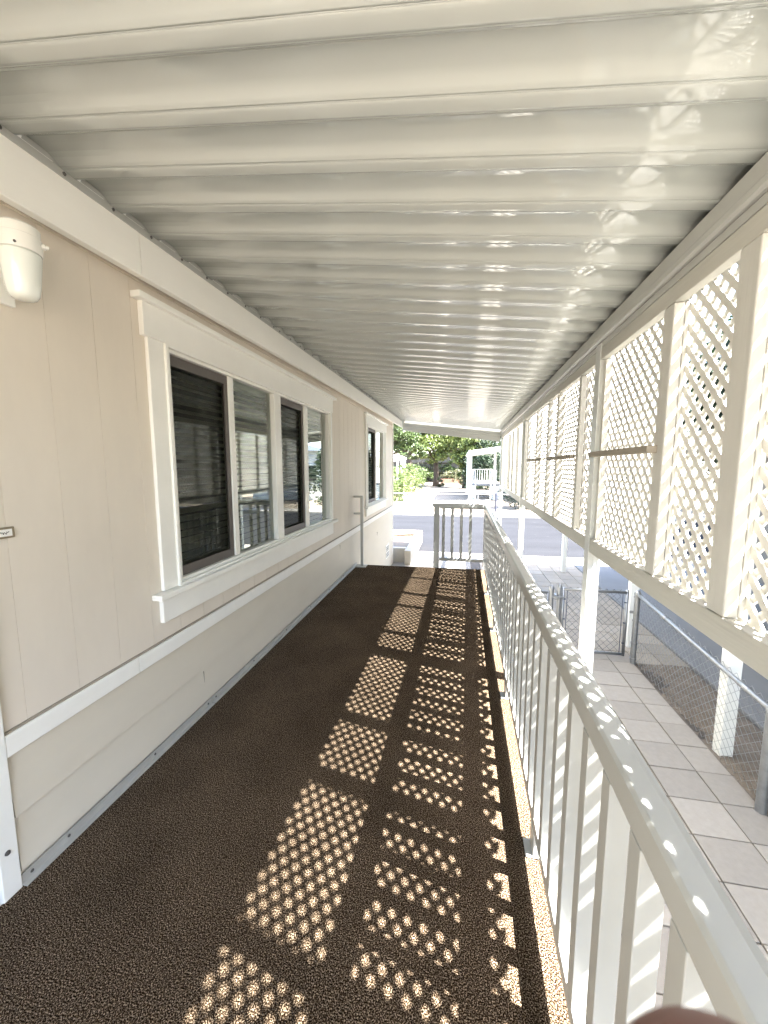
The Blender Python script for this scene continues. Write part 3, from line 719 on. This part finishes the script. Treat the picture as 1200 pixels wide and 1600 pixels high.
def railing(parent, x0, x1, y, z0, z1, n):
    m = MB(); m.box(x0, x1, y, y + .04, z1 - .05, z1); m.box(x0, x1, y, y + .04, z0, z0 + .04)
    for i in range(n + 1):
        x = x0 + (x1 - x0 - .035) * i / n; m.box(x, x + .035, y + .002, y + .038, z0 + .04, z1 - .05)
    return m.build('railing', 'white post paint', parent)
railing(ph, .85, 2.6, 33.0, .3, 1.25, 9); railing(ph, 2.08, 2.55, 28.3, .3, 1.2, 3); railing(ph, .82, 1.1, 28.3, .3, 1.2, 2)
for x in (1.08, 2.06):
    m = MB(); m.tube([(x, 27.0, -.78), (x, 27.0, .55), (x, 28.3, 1.15)], .03, 6); m.build('stair_rail', 'white post paint', ph)
hb = thing('white_trailer', 'white mobile home beside the porch across the road', 'house', (6, 32, G))
MB().box(5.6, 11, 25.2, 40, G, 2.5).build('wall', 'white siding', hb)
MB().prism([(5.3, 2.5), (8.3, 3.3), (11.3, 2.5)], 24.9, 40.3, lambda p, t: (p[0], t, p[1])).build('roof', 'blue roof', hb)
for x in (6.2, 8.8):
    f = MB().box(x, x + 1.2, 25.15, 25.2, .3, 1.6).build('window', 'vinyl frame', hb); MB().box(x + .08, x + 1.12, 25.14, 25.148, .38, 1.52).build('pane', 'dark glass', f)
lh = thing('white_bungalow', 'white bungalow with slim porch columns behind the hedge', 'house', (-8, 36, G))
MB().box(-14, -6.3, 32.2, 36, G, 2.2).build('wall', 'white siding', lh)
MB().prism([(-14.5, 2.2), (-9.8, 3.4), (-4.8, 2.25), (-4.8, 2.1), (-14.5, 2.1)], 31.6, 36.3, lambda p, t: (p[0], t, p[1])).build('roof', 'white siding', lh)
for x, y in ((-4.95, 31.9), (-4.95, 34), (-4.95, 36), (-5.6, 31.9)): MB().box(x - .07, x + .07, y - .07, y + .07, G, 2.1).build('column', 'white siding', lh)
m = MB(); m.box(-4.98, -4.92, 32, 36, .55, .62)
m.build('railing', 'white siding', lh)
for y in (32.6, 34.4):
    f = MB().box(-6.3, -6.26, y, y + 1.2, .3, 1.6).build('window', 'vinyl frame', lh); MB().box(-6.258, -6.25, y + .08, y + 1.12, .38, 1.52).build('pane', 'dark glass', f)
fh = thing('far_house', 'pale far house glimpsed between the tree trunks', 'house', (-2, 62, G))
MB().box(-10, 6, 60, 68, G, 2.0).build('wall', 'tan siding', fh)
MB().prism([(-10.5, 2.0), (-2, 4.0), (6.5, 2.0)], 59.5, 68.5, lambda p, t: (p[0], t, p[1])).build('roof', 'grey shingle', fh)
for x in (-6, -2.2, 2): MB().box(x, x + 1.4, 59.95, 60, .2, 1.4).build('window', 'dark glass', fh)
bw = MB(); 
for r_ in range(6):
    x = -2.4
    while x < 1.6:
        bw.box(x + (.1 if r_ % 2 else 0), x + .2 + (.1 if r_ % 2 else 0) - .012, 51.0, 51.2, G + r_ * .11, G + r_ * .11 + .10); x += .21
tag(bw.build('brick_wall', 'brick'), 'low reddish brick wall behind the big tree', 'wall'); origin_to(bpy.data.objects['brick_wall'], (-.4, 51.1, G))

# ------------------------------------------------------------------ trees and shrubs
def leaves(mb, blobs, n, size, rnd, droop=.3, shell=.55):
    tot = sum(b[3] * b[4] * b[5] for b in blobs)
    for (cx, cy, cz, rx_, ry_, rz_) in blobs:
        k = int(n * rx_ * ry_ * rz_ / tot) + 1
        nc = max(3, k // 60)       # leaf clumps inside the blob
        cl = []
        for _ in range(nc):
            while True:
                p = Vector((rnd.uniform(-1, 1), rnd.uniform(-1, 1), rnd.uniform(-1, 1)))
                if shell * rnd.random() < p.length < 1: break
            cl.append(p)
        for _ in range(k):
            c = rnd.choice(cl); q = c + Vector((rnd.gauss(0, .13), rnd.gauss(0, .13), rnd.gauss(0, .10)))
            p = Vector((cx + q.x * rx_, cy + q.y * ry_, cz + q.z * rz_))
            s = size * rnd.uniform(.5, 1.25)
            a = Vector((rnd.gauss(0, 1), rnd.gauss(0, 1), rnd.gauss(0, .6) - droop)).normalized(); b = a.cross(Vector((rnd.gauss(0, 1), rnd.gauss(0, 1), rnd.gauss(0, 1)))).normalized()
            mb.add([p - a * s * .5, p + b * s * .28, p + a * s * .5, p - b * s * .28], [(0, 1, 2, 3)])
def tree(name, label, x, y, h, trunk_r, blobs, leaf, n, size, seed, limbs=5, fork=.35, cat='tree', group=None):
    rnd = random.Random(seed)
    t = thing(name, label, cat, (x, y, G), group=group)
    m = MB(); fz_ = G + h * fork
    m.tube([(x, y, G - .1), (x + .05, y, G + h * fork * .4), (x - .04, y, fz_)], [trunk_r * 1.35, trunk_r, trunk_r * .9], 10)
    for i in range(limbs):
        b = blobs[i % len(blobs)]; e = Vector((x + b[0], y + b[1], G + b[2]))
        s = Vector((x - .04, y, fz_ - .1)); mid = s.lerp(e, .5) + Vector((rnd.uniform(-.3, .3), rnd.uniform(-.3, .3), .25))
        m.tube([s, mid, e], [trunk_r * .6, trunk_r * .35, trunk_r * .12], 7)
        for _ in range(3):
            e2 = mid + Vector((rnd.gauss(0, 1), rnd.gauss(0, 1), rnd.uniform(0, 1))) * b[3] * .6
            m.tube([mid, e2], [trunk_r * .2, trunk_r * .05], 5)
    m.build('trunk', 'bark', t, smooth=True)
    m = MB(); leaves(m, [(x + b[0], y + b[1], G + b[2], b[3], b[4], b[5]) for b in blobs], n, size, rnd)
    m.build('crown', leaf, t)
    return t
TG = 'trees in the yards across the road'
tree('shade_tree', 'large spreading light green tree with a thick trunk in the far yard', -2.6, 45, 8.5, .30,
     [(-.6, 0, 4.6, 2.6, 2.4, 1.5), (1.6, -.6, 4.0, 2.2, 2.0, 1.3), (-2.4, .2, 5.6, 2.4, 2.2, 1.7), (.8, .6, 6.4, 3.0, 2.6, 1.8), (3.2, .4, 5.4, 2.2, 2.0, 1.7), (-.4, -1.6, 3.4, 1.6, 1.2, .8)], 'leaf bright', 14000, .32, 11, group=TG)
tree('dark_tree', 'dark green tree with leaning trunk behind the white bungalow', -8.2, 43, 9, .34,
     [(.6, 0, 5.4, 2.6, 2.4, 1.9), (2.6, -.6, 6.6, 2.4, 2.2, 1.9), (-1.6, 0, 6.8, 2.8, 2.4, 2.0), (3.4, -1, 4.1, 1.6, 1.6, 1.1)], 'leaf mid', 10000, .32, 12, group=TG)
tree('yellow_green_tree', 'yellow green tree left of the white porch awning', .5, 42, 6.5, .2,
     [(0, 0, 3.4, 1.3, 1.4, 1.6), (.3, 0, 5.0, 1.8, 1.5, 1.5), (-.3, .2, 2.2, .8, .8, 1.0)], 'leaf bright', 7000, .28, 13, group=TG)
tree('evergreen_tree', 'dark rounded evergreen filling the view behind the porch', 2.2, 41.5, 5, .2,
     [(0, 0, 2.6, 1.9, 1.6, 2.4), (-.6, 0, 3.6, 1.5, 1.4, 1.5), (1.2, .2, 3.2, 1.6, 1.4, 2.0), (0, -.4, 1.2, 1.9, 1.2, 1.3)], 'leaf dark', 6500, .24, 14, group=TG)
tree('back_tree', 'tall pale tree rising at the back left of the far yard', -7.0, 56, 11, .4,
     [(0, 0, 6.5, 3.6, 3, 2.6), (3.6, 0, 7.6, 3.2, 3, 2.6), (-3, 0, 7.5, 3.4, 3, 2.8), (1, 0, 9.6, 3, 3, 2)], 'leaf mid', 9000, .42, 15, group=TG)
tree('back_tree', 'tall pale tree rising at the back middle of the far yard', 1.0, 58, 10, .4,
     [(0, 0, 6.0, 3.4, 3, 2.4), (3.0, 0, 6.6, 2.8, 3, 2.2), (-3.0, 0, 7.4, 3.2, 3, 2.6), (0, 0, 8.6, 3, 3, 2)], 'leaf mid', 9000, .42, 16, group=TG)
def shrub(name, label, x, y, blobs, leaf, n, size, seed, group=None):
    rnd = random.Random(seed); t = thing(name, label, 'shrub', (x, y, G), group=group)
    m = MB(); 
    for i in range(6):
        b = rnd.choice(blobs); m.tube([(x + b[0] * .3, y + b[1] * .3, G - .02), (x + b[0] + rnd.uniform(-.2, .2), y + b[1], G + b[2])], [.03, .012], 5)
    m.build('stem', 'bark', t)
    m = MB(); leaves(m, [(x + b[0], y + b[1], G + b[2], b[3], b[4], b[5]) for b in blobs], n, size, rnd, droop=0); m.build('foliage', leaf, t)
    return t
shrub('evergreen_shrub', 'tall dark shrub right of the porch awning post', 3.9, 27.5, [(0, 0, 1.5, 1.1, 1.2, 1.7), (.2, .2, 3.2, .9, 1.0, 1.5)], 'leaf dark', 4500, .2, 44)
shrub('evergreen_shrub', 'dark shrub filling the far end of the white roofed porch', 1.7, 38.2, [(0, 0, 1.3, 1.5, .9, 1.5), (.2, 0, 2.6, 1.4, .8, 1.2)], 'leaf dark', 4000, .2, 45)
for i, (x, y, h_, lf, lb) in enumerate(((-1.9, 57, 2.6, 'leaf mid', 'tall green shrub straight behind the big tree trunk'), (4.2, 57, 2.6, 'leaf dark', 'tall dark shrub far back at the right'), (-4.4, 58, 3.0, 'leaf sage', 'tall pale shrub by the far house left corner'), (-5.2, 52, 1.6, 'leaf mid', 'round green shrub far back left of the big tree trunk'), (-.4, 55, 1.5, 'leaf sage', 'pale shrub far back right of the big tree trunk'), (2.4, 52, 1.8, 'leaf mid', 'green shrub far back behind the evergreen'), (-8, 54, 2.0, 'leaf dark', 'dark shrub far back at the left'))):
    shrub('back_shrub', lb, x, y, [(0, 0, h_ * .55, 2.2, 1.2, h_ * .6), (.8, .1, h_ * .8, 1.2, 1, h_ * .4)], lf, 1500, .3, 60 + i, 'shrubs in front of the far house')
HG = 'hedge shrubs beside the far yard'
for i, (x, y, w_, h_, lf, lb) in enumerate((( -4.2, 25.6, .9, 1.5, 'leaf hedge', 'nearest hedge shrub, low and yellowish, by the wire fence'), (-4.3, 29.0, 1.2, 2.1, 'leaf hedge', 'second hedge shrub, rounder, between the low one and the tall one'),
        (-4.2, 33.0, 1.3, 2.5, 'leaf hedge', 'tallest hedge shrub in front of the bungalow columns'), (-4.5, 38.5, 1.3, 2.4, 'leaf mid', 'farthest hedge shrub, darker, near the big tree'))):
    shrub('hedge_shrub', lb, x, y, [(0, 0, h_ * .5, w_, w_ * 1.4, h_ * .55), (.1, .3, h_ * .75, w_ * .7, w_, h_ * .35), (.2, -.7, h_ * .35, w_ * .7, w_ * .7, h_ * .4)], lf, 2600, .17, 30 + i, HG)
shrub('dark_shrub', 'big dark shrub to the right of the dark fence post', 4.2, 22.2, [(0, 0, 1.2, 1.7, 1.2, 1.5), (.2, .2, 2.8, 1.2, 1.1, 1.6), (-.9, -.2, .6, .8, .8, .7)], 'leaf dark', 6500, .18, 41)
shrub('agave_clump', 'small yellowish clump under the big tree', .0 - 2.0, 43.2, [(0, 0, .45, .5, .5, .55)], 'leaf sage', 300, .3, 42)
shrub('bare_shrub', 'greyish shrub by the brick wall', .2, 49, [(0, 0, 1.1, 1.1, .8, 1.2)], 'leaf sage', 900, .2, 43)
SG = 'trees beyond the carport'
for i, (x, y, h, lf, lb) in enumerate(((13, 1.0, 7.0, 'leaf sage', 'yellowish tree seen through the nearest lattice above the carport'), (13.5, 6.0, 7.2, 'leaf mid', 'bushy tree beyond the carport seen through the middle lattice'),
        (13, 11.5, 6.6, 'leaf dark', 'dark tree beyond the carport near the road'), (13, -4.5, 6.5, 'leaf mid', 'tree beyond the near end of the carport'), (14, 16.5, 6.8, 'leaf mid', 'tree by the road seen through the farthest lattice'), (14, 24, 7.0, 'leaf dark', 'tall dark tree across the road on the right'))):
    h *= 1.5; tree('side_tree', lb, x, y, h, .25, [(0, 0, h * .42, 2.4, 3.0, h * .34), (.3, 1.6, h * .68, 2.0, 2.4, h * .26), (0, -1.6, h * .60, 2.0, 2.6, h * .30)], lf, 7500, .42, 50 + i, limbs=3, group=SG)

# ------------------------------------------------------------------ the photographer's hand: a fingertip reaches into the lower right edge
def camp(x, y, z): return Vector((0, 0, 1.5)) + _r * x + _u * y - _f * z
hv, he, hrd = [], [], []
def chain_(pts, rads, root=None):
    prev = root
    for p, r_ in zip(pts, rads):
        hv.append(tuple(camp(*p))); hrd.append(r_); k = len(hv) - 1
        if prev is not None: he.append((prev, k))
        prev = k
    return prev
palm = chain_([(.105, -.215, .075), (.092, -.185, .060), (.080, -.155, .048)], [.027, .030, .030])
fing = [([(.058, -.120, .022), (.042, -.088, -.004), (.0285, -.062, -.022), (.0224, -.0386, -.0285)], [.0105, .0104, .0100, .0096]),
        ([(.075, -.116, .020), (.082, -.082, -.012), (.083, -.055, -.024), (.080, -.036, -.022)], [.0108, .0098, .009, .0078]),
        ([(.094, -.122, .026), (.106, -.090, -.006), (.107, -.064, -.018), (.102, -.046, -.015)], [.0105, .0095, .0088, .0076]),
        ([(.110, -.134, .036), (.124, -.108, .010), (.124, -.088, -.002), (.119, -.074, .0)], [.0095, .0082, .0075, .0066]),
        ([(.062, -.165, .068), (.044, -.135, .074), (.036, -.108, .070), (.034, -.090, .064)], [.014, .0115, .010, .0085])]
for p, r_ in fing: chain_(p, r_, palm)
hm = bpy.data.meshes.new('person'); hm.from_pydata([tuple(Vector(v) - camp(.08, -.15, .04)) for v in hv], he, []); hm.update()
hand = bpy.data.objects.new('person', hm); COL.objects.link(hand); hand.location = camp(.08, -.15, .04); hm.materials.append(MATS['skin'])
sk_ = hand.modifiers.new('skin', 'SKIN'); sk_.use_smooth_shade = True
if not hm.skin_vertices: hm.attributes
for i, r_ in enumerate(hrd):
    hm.skin_vertices[0].data[i].radius = (r_, r_)
hm.skin_vertices[0].data[0].use_root = True
ss = hand.modifiers.new('sub', 'SUBSURF'); ss.levels = 2; ss.render_levels = 3
tag(hand, "fingertip of the photographer's hand at the lower right edge", 'person')
